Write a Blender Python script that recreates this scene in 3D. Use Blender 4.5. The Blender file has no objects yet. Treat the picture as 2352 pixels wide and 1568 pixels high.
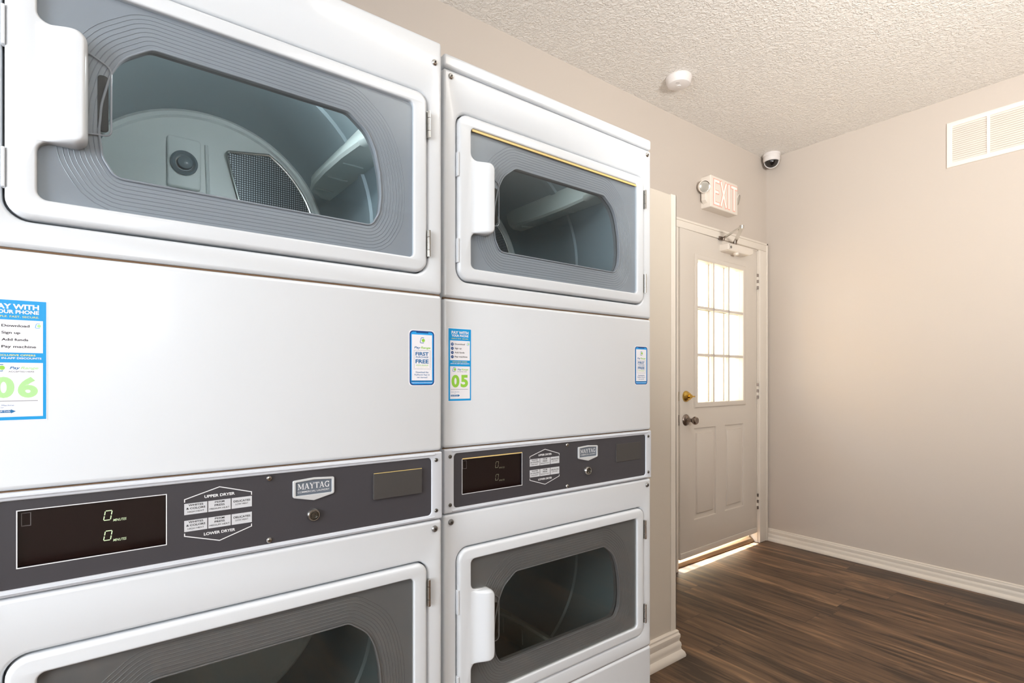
import bpy, bmesh, math, random
from mathutils import Vector, Matrix
from mathutils.geometry import tessellate_polygon
sc = bpy.context.scene
COL = sc.collection
PI = math.pi
def srgb(r, g, b):
    f = lambda c: (c/255/12.92) if c/255 <= .04045 else ((c/255+.055)/1.055)**2.4
    return (f(r), f(g), f(b), 1)

# ---------------------------------------------------------------- camera
CAM_H = 1.14
cd = bpy.data.cameras.new('camera'); cam = bpy.data.objects.new('camera', cd); COL.objects.link(cam)
cd.sensor_width = 36; cd.lens = 1215/2352*36; cd.shift_y = 85/2352; cd.clip_start = .02
cam.location = (0, 0, CAM_H)
cam.rotation_euler = (PI/2, 0, -math.atan2(1215, 1614))
sc.camera = cam
sc.view_settings.view_transform = 'Standard'; sc.view_settings.look = 'None'
sc.view_settings.gamma = 1; sc.view_settings.use_curve_mapping = False
sc.view_settings.exposure = 0.0
sc.cycles.caustics_reflective = False; sc.cycles.caustics_refractive = False
# ---------------------------------------------------------------- world, sun, lights
w = bpy.data.worlds.new('sky'); sc.world = w; w.use_nodes = True
w.node_tree.nodes['Background'].inputs[0].default_value = (.86, .93, 1, 1)
w.node_tree.nodes['Background'].inputs[1].default_value = 7
def light(name, kind, loc, rot, power, color, **k):
    l = bpy.data.lights.new(name, kind); l.energy = power; l.color = color
    for a, b in k.items(): setattr(l, a, b)
    o = bpy.data.objects.new(name, l); o.location = loc; o.rotation_euler = rot; COL.objects.link(o); return o
light('sun', 'SUN', (3, 6, 6), (math.radians(-45), 0, 0), 80, (1, .96, .9), angle=.009)
light('ceiling_lamp', 'AREA', (1.3, -.4, 2.64), (0, 0, 0), 15, (1, .96, .9), shape='RECTANGLE', size=1.2, size_y=.25)
light('side_fill', 'POINT', (-1.2, -.9, 2.1), (0, 0, 0), 9, (1, .98, .95), shadow_soft_size=.16)  # added fill, unseen, floating behind the camera on the left
d = Vector((2.4, .2, 2.69))-Vector((.9, -1.1, 1.45))
light('bounce_fill', 'AREA', (.9, -1.1, 1.45), d.to_track_quat('-Z', 'Y').to_euler(), 44, (1, .985, .96), shape='SQUARE', size=.4, spread=math.radians(105))  # added unseen fill aimed at the ceiling to brighten the room
light('window_daylight', 'AREA', (-.50, -2.45, 1.80), (math.radians(90), 0, 0), 6.5, (.88, .94, 1), shape='RECTANGLE', size=.8, size_y=.6)
light('window_daylight', 'AREA', (-1.95, -.2, 1.4), (math.radians(90), 0, math.radians(-90)), 66, (.9, .94, 1), shape='RECTANGLE', size=1.3, size_y=1.3)

# ---------------------------------------------------------------- materials
MATS = {}
def mat(name, col, rough=.5, metal=0, emit=None, es=0, spec=.5, coat=0, bump=None, alpha=None):
    if name in MATS: return MATS[name]
    m = bpy.data.materials.new(name); m.use_nodes = True
    nt = m.node_tree; b = nt.nodes['Principled BSDF']
    b.inputs['Base Color'].default_value = col
    b.inputs['Roughness'].default_value = rough; b.inputs['Metallic'].default_value = metal
    b.inputs['Specular IOR Level'].default_value = spec
    b.inputs['Coat Weight'].default_value = coat; b.inputs['Coat Roughness'].default_value = .08
    if emit: b.inputs['Emission Color'].default_value = emit; b.inputs['Emission Strength'].default_value = es
    tc = nt.nodes.new('ShaderNodeTexCoord')
    if bump:
        n = nt.nodes.new('ShaderNodeTexNoise'); n.inputs['Scale'].default_value = bump[0]; n.inputs['Detail'].default_value = bump[3] if len(bump) > 3 else 3
        nt.links.new(tc.outputs['Object'], n.inputs['Vector'])
        bp = nt.nodes.new('ShaderNodeBump'); bp.inputs['Strength'].default_value = bump[1]; bp.inputs['Distance'].default_value = bump[2]
        nt.links.new(n.outputs['Fac'], bp.inputs['Height']); nt.links.new(bp.outputs['Normal'], b.inputs['Normal'])
    else:
        n = nt.nodes.new('ShaderNodeTexNoise'); n.inputs['Scale'].default_value = 9; n.inputs['Detail'].default_value = 2
        nt.links.new(tc.outputs['Object'], n.inputs['Vector'])
        mr = nt.nodes.new('ShaderNodeMapRange'); mr.inputs['To Min'].default_value = max(0, rough-.03); mr.inputs['To Max'].default_value = min(1, rough+.03)
        nt.links.new(n.outputs['Fac'], mr.inputs['Value']); nt.links.new(mr.outputs['Result'], b.inputs['Roughness'])
    MATS[name] = m; return m
def glass(name, tint, refl=1.0):
    m = bpy.data.materials.new(name); m.use_nodes = True; nt = m.node_tree
    nt.nodes.remove(nt.nodes['Principled BSDF']); out = nt.nodes['Material Output']
    t = nt.nodes.new('ShaderNodeBsdfTransparent'); t.inputs[0].default_value = tint
    g = nt.nodes.new('ShaderNodeBsdfGlossy'); g.inputs['Roughness'].default_value = .03
    ge = nt.nodes.new('ShaderNodeNewGeometry'); dt = nt.nodes.new('ShaderNodeVectorMath'); dt.operation = 'DOT_PRODUCT'
    nt.links.new(ge.outputs['Normal'], dt.inputs[0]); nt.links.new(ge.outputs['Incoming'], dt.inputs[1])
    def M(op, a, c=None):
        x = nt.nodes.new('ShaderNodeMath'); x.operation = op
        for i, v in enumerate((a, c)):
            if v is None: continue
            if isinstance(v, (int, float)): x.inputs[i].default_value = v
            else: nt.links.new(v, x.inputs[i])
        return x.outputs[0]
    # Schlick reflectance, the same from both sides
    fr = M('MULTIPLY', M('ADD', M('MULTIPLY', M('POWER', M('SUBTRACT', 1.0, M('ABSOLUTE', dt.outputs['Value'])), 5), .96), .04), refl)
    mx = nt.nodes.new('ShaderNodeMixShader'); nt.links.new(fr, mx.inputs[0])
    nt.links.new(t.outputs[0], mx.inputs[1]); nt.links.new(g.outputs[0], mx.inputs[2]); nt.links.new(mx.outputs[0], out.inputs[0])
    return m
WALL = mat('wall_paint', srgb(198, 187, 176), .7, bump=(90, .12, .002))
WALL_WHITE = mat('partition_paint', srgb(202, 192, 178), .55, bump=(90, .1, .002))
TRIM = mat('trim_paint', srgb(224, 215, 203), .4)
DOORP = mat('door_paint', srgb(214, 205, 194), .42)
ENAMEL = mat('white_enamel', srgb(218, 221, 224), .30, spec=.5, coat=.25)
PLAST = mat('console_plastic', srgb(205, 208, 214), .33)
FASC = mat('console_fascia', srgb(66, 64, 68), .38)
COINB = mat('coin_plate', srgb(70, 67, 65), .45)
SILVER = mat('badge_silver', srgb(226, 229, 231), .25, .35)
DISP = mat('display_glass', srgb(22, 10, 10), .06, spec=.6)
WHITEINK = mat('white_print', srgb(235, 235, 236), .5)
GREYINK = mat('grey_box_print', srgb(208, 209, 212), .5)
BLACKINK = mat('black_print', srgb(28, 26, 30), .5)
LED = mat('led_segment', srgb(150, 170, 130), .4, emit=(.75, .85, .6, 1), es=.6)
LEDDIM = mat('led_segment_dim', srgb(110, 108, 90), .4)
CHROME = mat('chrome', srgb(205, 203, 198), .18, 1)
STEEL = mat('brushed_steel', srgb(150, 150, 148), .35, 1)
DARKST = mat('screw_steel', srgb(120, 118, 112), .3, 1)
BRASS = mat('brass', srgb(212, 176, 92), .22, 1)
NICKEL = mat('satin_nickel', srgb(140, 128, 120), .28, 1)
BEZEL = mat('grey_window_plastic', srgb(160, 161, 168), .3)
RIDGE = mat('ridge_plastic', srgb(150, 152, 158), .25)
RUBBER = mat('dark_gap', srgb(30, 28, 27), .7)
YELL = mat('yellow_glint', srgb(238, 206, 130), .4)  # yellow colour standing in for warm lamp glints on edges
BADGE = mat('badge_grey', srgb(104, 112, 122), .3)
GALV = mat('drum_galvanised', srgb(150, 166, 172), .38, .1, bump=(7, .15, .01))
DRUMBACK = mat('drum_back_white', srgb(236, 240, 238), .4, 0)
BAFF = mat('baffle_plastic', srgb(205, 214, 210), .45)
BULK = mat('bulkhead_grey', srgb(120, 124, 128), .5)
LAMPG = mat('lamp_lens', srgb(120, 134, 142), .25)
BLUE = mat('sticker_blue', srgb(0, 152, 218), .4)
DBLUE = mat('sticker_dark_blue', srgb(12, 70, 134), .4)
TBLUE = mat('sticker_text_blue', srgb(16, 104, 160), .4)
LBLUE = mat('sticker_light_blue', srgb(40, 160, 230), .4)
PAPER = mat('sticker_white', srgb(238, 236, 240), .4)
GREEN = mat('sticker_green', srgb(150, 208, 70), .4)
PGREEN = mat('sticker_pale_green', srgb(176, 222, 152), .4)
YTXT = mat('sticker_yellow', srgb(228, 226, 130), .4)
GTXT = mat('sticker_grey', srgb(90, 90, 96), .5)
WPLAST = mat('white_plastic', srgb(228, 218, 206), .38)
CPLAST = mat('cool_white_plastic', srgb(222, 216, 212), .4)
EXITRED = mat('exit_letter', srgb(255, 225, 215), .4, emit=(1, .62, .52, 1), es=.38)
EXITHALO = mat('exit_outline', srgb(240, 170, 155), .4, emit=(1, .42, .32, 1), es=.12)
DOME = mat('dome_tint', srgb(18, 15, 16), .05, spec=.8)
LENSG = mat('lamp_lens_clear', srgb(190, 186, 176), .15, .3)
VENTW = mat('vent_enamel', srgb(238, 228, 218), .4)
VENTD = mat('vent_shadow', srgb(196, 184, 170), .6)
ALU = mat('threshold_aluminium', srgb(150, 130, 105), .4, .8)
STUCCO = mat('cream_stucco', srgb(250, 232, 196), .8)
GROUND = mat('concrete_ground', srgb(205, 196, 180), .8)
PANE = glass('window_pane', (.97, .98, .98, 1))
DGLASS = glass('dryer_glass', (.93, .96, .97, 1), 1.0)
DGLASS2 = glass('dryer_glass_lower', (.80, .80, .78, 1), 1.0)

def ceiling_mat():
    m = bpy.data.materials.new('knockdown_ceiling'); m.use_nodes = True; nt = m.node_tree; b = nt.nodes['Principled BSDF']
    b.inputs['Base Color'].default_value = srgb(234, 229, 222); b.inputs['Roughness'].default_value = .55
    tc = nt.nodes.new('ShaderNodeTexCoord')
    n = nt.nodes.new('ShaderNodeTexNoise'); n.inputs['Scale'].default_value = 55; n.inputs['Detail'].default_value = 4; n.inputs['Distortion'].default_value = 1.2
    v = nt.nodes.new('ShaderNodeTexVoronoi'); v.inputs['Scale'].default_value = 75
    cr = nt.nodes.new('ShaderNodeValToRGB'); cr.color_ramp.elements[0].position = .45; cr.color_ramp.elements[1].position = .62
    ad = nt.nodes.new('ShaderNodeMath'); ad.operation = 'SUBTRACT'; mu = nt.nodes.new('ShaderNodeMath'); mu.operation = 'MULTIPLY'; mu.inputs[1].default_value = .6
    bp = nt.nodes.new('ShaderNodeBump'); bp.inputs['Strength'].default_value = .55; bp.inputs['Distance'].default_value = .006
    L = nt.links.new
    L(tc.outputs['Object'], n.inputs['Vector']); L(tc.outputs['Object'], v.inputs['Vector'])
    L(n.outputs['Fac'], cr.inputs[0]); L(v.outputs['Distance'], mu.inputs[0]); L(cr.outputs[0], ad.inputs[0]); L(mu.outputs[0], ad.inputs[1])
    L(ad.outputs[0], bp.inputs['Height']); L(bp.outputs[0], b.inputs['Normal'])
    return m
def floor_mat():
    m = bpy.data.materials.new('dark_wood_planks'); m.use_nodes = True; nt = m.node_tree; b = nt.nodes['Principled BSDF']
    L = nt.links.new; N = nt.nodes.new
    def M(op, a, c=None):
        x = N('ShaderNodeMath'); x.operation = op
        for i, v in enumerate((a, c)):
            if v is None: continue
            if isinstance(v, (int, float)): x.inputs[i].default_value = v
            else: L(v, x.inputs[i])
        return x.outputs[0]
    tc = N('ShaderNodeTexCoord'); sp = N('ShaderNodeSeparateXYZ'); L(tc.outputs['Object'], sp.inputs[0])
    X, Y = sp.outputs[0], sp.outputs[1]
    xs = M('DIVIDE', X, .152); row = M('FLOOR', xs); wn = N('ShaderNodeTexWhiteNoise'); wn.noise_dimensions = '1D'; L(row, wn.inputs['W'])
    ys = M('ADD', M('DIVIDE', Y, 1.22), M('MULTIPLY', wn.outputs['Value'], 3.7)); colm = M('FLOOR', ys)
    cb = N('ShaderNodeCombineXYZ'); L(row, cb.inputs[0]); L(colm, cb.inputs[1])
    w2 = N('ShaderNodeTexWhiteNoise'); w2.noise_dimensions = '2D'; L(cb.outputs[0], w2.inputs['Vector'])
    pid = w2.outputs['Value']
    gx = M('MULTIPLY', X, 9); gy = M('MULTIPLY', Y, .9); gz = M('MULTIPLY', pid, 37)
    gv = N('ShaderNodeCombineXYZ'); L(gx, gv.inputs[0]); L(gy, gv.inputs[1]); L(gz, gv.inputs[2])
    g1 = N('ShaderNodeTexNoise'); g1.inputs['Scale'].default_value = 1.5; g1.inputs['Detail'].default_value = 9; g1.inputs['Roughness'].default_value = .62; g1.inputs['Distortion'].default_value = 1.4
    L(gv.outputs[0], g1.inputs['Vector'])
    gv2 = N('ShaderNodeCombineXYZ'); L(M('MULTIPLY', X, 60), gv2.inputs[0]); L(M('MULTIPLY', Y, 2.2), gv2.inputs[1]); L(gz, gv2.inputs[2])
    g2 = N('ShaderNodeTexNoise'); g2.inputs['Scale'].default_value = 1.5; g2.inputs['Detail'].default_value = 4; L(gv2.outputs[0], g2.inputs['Vector'])
    fac = M('ADD', M('SUBTRACT', M('MULTIPLY', g1.outputs['Fac'], 1.0), .13), M('ADD', M('MULTIPLY', g2.outputs['Fac'], .26), M('MULTIPLY', M('SUBTRACT', pid, .5), .17)))
    cr = N('ShaderNodeValToRGB'); e = cr.color_ramp.elements
    e[0].position = .36; e[0].color = srgb(52, 36, 24); e[1].position = .66; e[1].color = srgb(142, 110, 80)
    k = e.new(.44); k.color = srgb(84, 61, 43); k = e.new(.56); k.color = srgb(106, 80, 58)
    L(fac, cr.inputs[0])
    fx = M('FRACT', xs); fy = M('FRACT', ys)
    ex = M('LESS_THAN', M('MINIMUM', fx, M('SUBTRACT', 1, fx)), .010); ey = M('LESS_THAN', M('MINIMUM', fy, M('SUBTRACT', 1, fy)), .0012)
    seam = M('MAXIMUM', ex, ey)
    mx = N('ShaderNodeMix'); mx.data_type = 'RGBA'; L(M('MULTIPLY', seam, .55), mx.inputs[0]); L(cr.outputs[0], mx.inputs[6]); mx.inputs[7].default_value = srgb(44, 32, 24)
    L(mx.outputs[2], b.inputs['Base Color']); b.inputs['Roughness'].default_value = .42; b.inputs['Specular IOR Level'].default_value = .4
    bp = N('ShaderNodeBump'); bp.inputs['Strength'].default_value = .15; bp.inputs['Distance'].default_value = .002
    L(g2.outputs['Fac'], bp.inputs['Height']); L(bp.outputs[0], b.inputs['Normal'])
    return m
def perf_mat():
    m = bpy.data.materials.new('perforated_screen'); m.use_nodes = True; nt = m.node_tree; b = nt.nodes['Principled BSDF']; L = nt.links.new; N = nt.nodes.new
    tc = N('ShaderNodeTexCoord'); sp = N('ShaderNodeSeparateXYZ'); L(tc.outputs['Object'], sp.inputs[0])
    def M(op, a, c=None):
        x = N('ShaderNodeMath'); x.operation = op
        for i, v in enumerate((a, c)):
            if v is None: continue
            if isinstance(v, (int, float)): x.inputs[i].default_value = v
            else: L(v, x.inputs[i])
        return x.outputs[0]
    a = M('MULTIPLY', sp.outputs[0], 560); z = M('MULTIPLY', sp.outputs[2], 560)
    s = M('MULTIPLY', M('SINE', M('ADD', a, z)), M('SINE', M('SUBTRACT', a, z)))
    t = M('GREATER_THAN', s, .25)
    mx = N('ShaderNodeMix'); mx.data_type = 'RGBA'; L(t, mx.inputs[0]); mx.inputs[6].default_value = srgb(52, 60, 66); mx.inputs[7].default_value = srgb(190, 200, 206)
    L(mx.outputs[2], b.inputs['Base Color']); b.inputs['Roughness'].default_value = .35; b.inputs['Metallic'].default_value = .3
    return m
CEIL = ceiling_mat(); FLOOR = floor_mat(); PERF = perf_mat()

# ---------------------------------------------------------------- mesh builder
def rpoly(pts, n=6):
    """polygon with per-corner radius: [(x,z,r)...]"""
    out = []; L = len(pts)
    for i, p in enumerate(pts):
        r = p[2] if len(p) > 2 else 0
        P = Vector(p[:2]); A = Vector(pts[i-1][:2]); B = Vector(pts[(i+1) % L][:2])
        if r <= 0: out.append((P.x, P.y)); continue
        a = (A-P).normalized(); b = (B-P).normalized(); ang = a.angle(b); d = r/math.tan(ang/2)
        s = P+a*d; e = P+b*d; bis = (a+b).normalized(); c = P+bis*(r/math.sin(ang/2))
        a0 = math.atan2(s.y-c.y, s.x-c.x); a1 = math.atan2(e.y-c.y, e.x-c.x); da = (a1-a0+PI) % (2*PI)-PI
        for k in range(n+1):
            t = a0+da*k/n; out.append((c.x+r*math.cos(t), c.y+r*math.sin(t)))
    return out
def rect(x0, x1, z0, z1, r=0, n=6): return rpoly([(x0, z0, r), (x1, z0, r), (x1, z1, r), (x0, z1, r)], n)
def circ(cx, cz, r, n=24): return [(cx+r*math.cos(2*PI*k/n), cz+r*math.sin(2*PI*k/n)) for k in range(n)]
def area(p): return sum(p[i-1][0]*p[i][1]-p[i][0]*p[i-1][1] for i in range(len(p)))/2
def ccw(p): return p if area(p) > 0 else p[::-1]
def inset(p, d):
    """move every vertex of a ccw polygon inward by d"""
    out = []; L = len(p)
    for i in range(L):
        P = Vector(p[i]); a = (P-Vector(p[i-1])); b = (Vector(p[(i+1) % L])-P)
        if a.length < 1e-9: a = b
        if b.length < 1e-9: b = a
        a.normalize(); b.normalize()
        na = Vector((-a.y, a.x)); nb = Vector((-b.y, b.x)); m = na+nb
        if m.length < 1e-6: m = na
        m.normalize(); c = max(.4, m.dot(na)); q = P+m*(d/c); out.append((q.x, q.y))
    return out
class MB:
    def __init__(s, *mats): s.v = []; s.f = []; s.m = []; s.mats = list(mats); s.cur = 0
    def mi(s, m):
        if m is None: return s.cur
        if m not in s.mats: s.mats.append(m)
        return s.mats.index(m)
    def add(s, vs, fs, m=None):
        o = len(s.v); k = s.mi(m); s.v += [tuple(x) for x in vs]
        for f in fs: s.f.append([i+o for i in f]); s.m.append(k)
    def flat(s, p, y, m=None, holes=()):
        loops = [ccw(p)]+[ccw(h)[::-1] for h in holes]
        vs = [(x, y, z) for l in loops for x, z in l]
        fs = tessellate_polygon([[Vector((x, z, 0)) for x, z in l] for l in loops])
        s.add(vs, [tuple(f) for f in fs], m)
    def prism(s, p, y0, y1, m=None, holes=(), r=0, hr=None, n=3, back=True):
        """front at y0, back at y1; front outer edge rounded by r, hole edges by hr"""
        if hr is None: hr = r
        p = ccw(p); sg = 1 if y1 > y0 else -1
        def wall(l, rr, out):
            rings = []
            if rr > 0:
                for k in range(n+1):
                    t = PI/2*k/n; rings.append((inset(l, out*rr*(1-math.cos(t)) if out > 0 else -rr*(1-math.cos(t))), y0+sg*rr*(1-math.sin(t))))
            else: rings.append((l, y0))
            rings.insert(0, (l, y1)); L = len(l)
            vs = [(x, y, z) for q, y in rings for x, z in q]
            fs = [(a*L+i, a*L+(i+1) % L, (a+1)*L+(i+1) % L, (a+1)*L+i) for a in range(len(rings)-1) for i in range(L)]
            s.add(vs, fs, m); return rings[-1][0]
        top = wall(p, r, 1); ht = [wall(ccw(h), hr, -1) for h in holes]
        s.flat(top, y0, m, ht)
        if back: s.flat(p, y1, m, [ccw(h) for h in holes])
    def box(s, x0, x1, y0, y1, z0, z1, m=None):
        vs = [(x, y, z) for x in (x0, x1) for y in (y0, y1) for z in (z0, z1)]
        s.add(vs, [(0, 1, 3, 2), (4, 6, 7, 5), (0, 4, 5, 1), (2, 3, 7, 6), (0, 2, 6, 4), (1, 5, 7, 3)], m)
    def lathe(s, prof, o, d, m=None, n=28, cap=True):
        d = Vector(d).normalized(); u = d.orthogonal().normalized(); w_ = d.cross(u); o = Vector(o)
        vs = []; L = n
        for r, h in prof:
            for k in range(n):
                t = 2*PI*k/n; vs.append(o+d*h+(u*math.cos(t)+w_*math.sin(t))*r)
        fs = [(a*L+i, a*L+(i+1) % L, (a+1)*L+(i+1) % L, (a+1)*L+i) for a in range(len(prof)-1) for i in range(L)]
        if cap:
            if prof[0][0] > 1e-5: fs.append(tuple(range(L)))
            if prof[-1][0] > 1e-5: fs.append(tuple((len(prof)-1)*L+i for i in range(L)))
        s.add(vs, fs, m)
    def tube(s, pts, r, m=None, n=8, closed=False):
        pts = [Vector(p) for p in pts]; vs = []; L = len(pts)
        up = None
        for i, p in enumerate(pts):
            a = pts[i-1] if (i > 0 or closed) else p; b = pts[(i+1) % L] if (i < L-1 or closed) else p
            t = (b-a).normalized()
            if up is None: up = t.orthogonal().normalized()
            up = (up-t*up.dot(t)).normalized(); w_ = t.cross(up)
            for k in range(n):
                q = 2*PI*k/n; vs.append(p+(up*math.cos(q)+w_*math.sin(q))*r)
        rng = L if closed else L-1
        fs = [(i*n+k, i*n+(k+1) % n, ((i+1) % L)*n+(k+1) % n, ((i+1) % L)*n+k) for i in range(rng) for k in range(n)]
        if not closed: fs += [tuple(range(n)), tuple((L-1)*n+k for k in range(n))]
        s.add(vs, fs, m)
    def stroke(s, pts, wd, y, m=None, closed=False):
        """flat ribbon along a polyline in the xz plane"""
        P = [Vector(p) for p in pts]; L = len(P); l = []; r = []
        for i, p in enumerate(P):
            a = P[i-1] if (i > 0 or closed) else None; b = P[(i+1) % L] if (i < L-1 or closed) else None
            t1 = (p-a).normalized() if a is not None else (b-p).normalized(); t2 = (b-p).normalized() if b is not None else t1
            n1 = Vector((-t1.y, t1.x)); n2 = Vector((-t2.y, t2.x)); m_ = (n1+n2).normalized(); c = max(.5, m_.dot(n1))
            l.append(p+m_*wd/2/c); r.append(p-m_*wd/2/c)
        vs = [(q.x, y, q.y) for q in l+r]; rng = L if closed else L-1
        s.add(vs, [(i, (i+1) % L, L+(i+1) % L, L+i) for i in range(rng)], m)
    def text(s, string, x0, x1, z0, z1, y, m, bold=.0, shear=0):
        """lettering fitted to the box x0..x1, z0..z1 in the plane y"""
        c = bpy.data.curves.new('t', 'FONT'); c.body = string; c.offset = min(bold, .004) if 'M' in string else bold; c.resolution_u = 5; c.shear = shear
        o = bpy.data.objects.new('t', c); COL.objects.link(o)
        bpy.context.view_layer.update()
        me = bpy.data.meshes.new_from_object(o.evaluated_get(bpy.context.evaluated_depsgraph_get()))
        vs = [v.co.copy() for v in me.vertices]; fs = [tuple(p.vertices) for p in me.polygons]
        bpy.data.objects.remove(o); bpy.data.curves.remove(c); bpy.data.meshes.remove(me)
        ax = min(v.x for v in vs); bx = max(v.x for v in vs); az = min(v.y for v in vs); bz = max(v.y for v in vs)
        s.add([(x0+(v.x-ax)/(bx-ax)*(x1-x0), y, z0+(v.y-az)/(bz-az)*(z1-z0)) for v in vs], fs, m)
    def build(s, name, parent=None, smooth=True, angle=35, bevel=0, xf=None, recalc=True):
        me = bpy.data.meshes.new(name); me.from_pydata([xf @ Vector(v) if xf else v for v in s.v], [], s.f)
        for m in s.mats: me.materials.append(m)
        me.polygons.foreach_set('material_index', s.m)
        bm = bmesh.new(); bm.from_mesh(me)
        bmesh.ops.remove_doubles(bm, verts=bm.verts, dist=1e-6)
        if recalc: bmesh.ops.recalc_face_normals(bm, faces=bm.faces)
        bm.to_mesh(me); bm.free()
        if smooth:
            me.polygons.foreach_set('use_smooth', [True]*len(me.polygons)); me.set_sharp_from_angle(angle=math.radians(angle))
        o = bpy.data.objects.new(name, me); COL.objects.link(o)
        if bevel:
            b = o.modifiers.new('bevel', 'BEVEL'); b.width = bevel; b.segments = 2; b.limit_method = 'ANGLE'
        if parent: o.parent = parent
        return o
def empty(name, loc=(0, 0, 0), rz=0, parent=None):
    o = bpy.data.objects.new(name, None); o.location = loc; o.rotation_euler = (0, 0, rz); o.empty_display_size = .05; COL.objects.link(o)
    if parent: o.parent = parent
    return o
def tag(o, label=None, cat=None, group=None, kind=None):
    for k, v in (('label', label), ('category', cat), ('group', group), ('kind', kind)):
        if v: o[k] = v
    return o
def struct(o, label=None): return tag(o, label, kind='structure')

# ---------------------------------------------------------------- room shell
SR, SL, NB, NF, HC = 3.70, -2.0, 1.914, -2.6, 2.69     # right wall, left wall, back wall, front wall, ceiling
D0, D1, DH = 2.648, 3.590, 2.038                        # rough opening of the door
b = MB(FLOOR); b.box(SL-.1, SR+.12, NF-.1, NB+.06, -.05, 0); struct(b.build('floor', smooth=False))
b = MB(CEIL); b.box(SL-.1, SR+.12, NF-.1, NB+.12, HC, HC+.08); struct(b.build('ceiling', smooth=False))
b = MB(WALL); b.prism([(SL-.1, 0), (D0, 0), (D0, DH), (D1, DH), (D1, 0), (SR+.1, 0), (SR+.1, HC), (SL-.1, HC)], NB, NB+.12)
struct(b.build('wall_back', smooth=False))
b = MB(WALL); b.box(SR, SR+.1, NF-.1, NB, 0, HC); struct(b.build('wall_right', smooth=False))
b = MB(WALL)
# left wall with a window hole (outside the frame, lets the daylight in)
b.box(SL-.1, SL, NF-.1, NB, 0, .95); b.box(SL-.1, SL, NF-.1, NB, 2.25, HC); b.box(SL-.1, SL, NF-.1, -.65, .95, 2.25); b.box(SL-.1, SL, .65, NB, .95, 2.25)
struct(b.build('wall_left', smooth=False))
b = MB(WALL); b.prism(rect(SL, SR, 0, HC), NF-.1, NF, holes=[rect(-1.25, .05, 1.4, 2.2)]); struct(b.build('wall_front', smooth=False))
for nm, (a0, a1, c0, c1), ax in (('window_1', (-1.25, .05, 1.4, 2.2), 'y'), ('window_2', (-.65, .65, .95, 2.25), 'x')):
    f = MB(TRIM); g = MB(PANE)
    f.prism(rect(a0, a1, c0, c1), 0, .06, holes=[rect(a0+.05, (a0+a1)/2-.02, c0+.05, c1-.05), rect((a0+a1)/2+.02, a1-.05, c0+.05, c1-.05)])
    g.box(a0+.05, a1-.05, .028, .032, c0+.05, c1-.05)
    xf = Matrix.Translation((0, NF-.08, 0)) if ax == 'y' else Matrix.Translation((SL-.02, 0, 0)) @ Matrix.Rotation(PI/2, 4, 'Z')
    o = struct(f.build(nm, smooth=False, xf=xf)); g.build('window_pane', o, smooth=False, xf=xf)
# low partition that ends beside the dryers
PN, PS0, PS1, PH = 1.335, 1.60, 1.846, 1.891
b = MB(WALL_WHITE); b.box(PS0, PS1, PN, NB, 0, PH); struct(b.build('wall_partition', smooth=False, bevel=.004), 'short tan partition wall that ends beside the dryers')
b = MB(TRIM); b.prism([(PS1-.032, .1), (PS1+.003, .1), (PS1+.003, PH+.001), (PS1-.032, PH+.001)], PN-.0025, PN+.004); b.box(PS1, PS1+.003, PN-.0025, PN+.035, .1, PH+.001)
struct(b.build('trim_1', smooth=False), 'pale corner guard on the partition edge')
def sweep(name, path, prof, m, label=None):
    """path: floor points along the wall with the room on the right-hand side; prof: (out, z)"""
    P = [Vector(p) for p in path]; rings = []
    for i, p in enumerate(P):
        t1 = (p-P[i-1]).normalized() if i > 0 else (P[1]-p).normalized(); t2 = (P[i+1]-p).normalized() if i < len(P)-1 else t1
        n1 = Vector((t1.y, -t1.x)); n2 = Vector((t2.y, -t2.x)); q = (n1+n2).normalized(); c = q.dot(n1)
        rings.append([(p.x+q.x*o/c, p.y+q.y*o/c, z) for o, z in prof])
    L = len(prof); b = MB(m); vs = [v for r in rings for v in r]
    fs = [(a*L+i, a*L+(i+1) % L, (a+1)*L+(i+1) % L, (a+1)*L+i) for a in range(len(P)-1) for i in range(L)]+[tuple(range(L)), tuple((len(P)-1)*L+i for i in range(L))]
    b.add(vs, fs); return struct(b.build(name, angle=28), label)
BP = [(0, 0), (.030, 0), (.031, .008), (.027, .020), (.018, .030), (.0165, .038), (.018, .046), (.0165, .056), (.012, .064), (.0125, .072), (.015, .080), (.0145, .090), (.010, .097), (.010, .104), (.006, .108), (0, .110)]
BR_ = [(a*.8, z*.78) for a, z in BP]
sweep('baseboard_partition', [(PS0, PN), (PS1, PN), (PS1, NB)], [(a, z) for a, z in BP], TRIM, 'moulded cream baseboard wrapping the partition end')
sweep('baseboard_right', [(SR, NB), (SR, NF)], BR_, TRIM, 'cream baseboard along the right wall')
sweep('baseboard_back', [(PS1, NB), (D0-.062, NB)], BR_, TRIM)
# door casing and jamb
b = MB(TRIM)
CP = [(0, -.001), (0, .010), (.006, .016), (.020, .018), (.045, .015), (.056, .009), (.060, -.001)]
def casing(b, x0, x1, z1, wl, wr, wt):
    def leg(xa, xb): b.prism([(xa, 0), (xb, 0), (xb, z1), (xa, z1)], NB-.016, NB+.001, r=.004)
    leg(x0-wl, x0); leg(x1, x1+wr); b.prism([(x0-wl, z1), (x1+wr, z1), (x1+wr, z1+wt), (x0-wl, z1+wt)], NB-.016, NB+.001, r=.004)
    b.prism([(x0-wl, z1+wt-.014), (x1+wr, z1+wt-.014), (x1+wr, z1+wt), (x0-wl, z1+wt)], NB-.021, NB-.015, r=.003)
    b.prism([(x1+wr-.018, 0), (x1+wr, 0), (x1+wr, z1+wt), (x1+wr-.018, z1+wt)], NB-.021, NB-.015, r=.003)
casing(b, D0+.01, D1-.006, 2.032, .055, .102, .056)
b.box(D0, D0+.012, NB, NB+.12, 0, DH); b.box(D1-.012, D1, NB, NB+.12, 0, DH); b.box(D0, D1, NB, NB+.12, DH-.012, DH)
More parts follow.
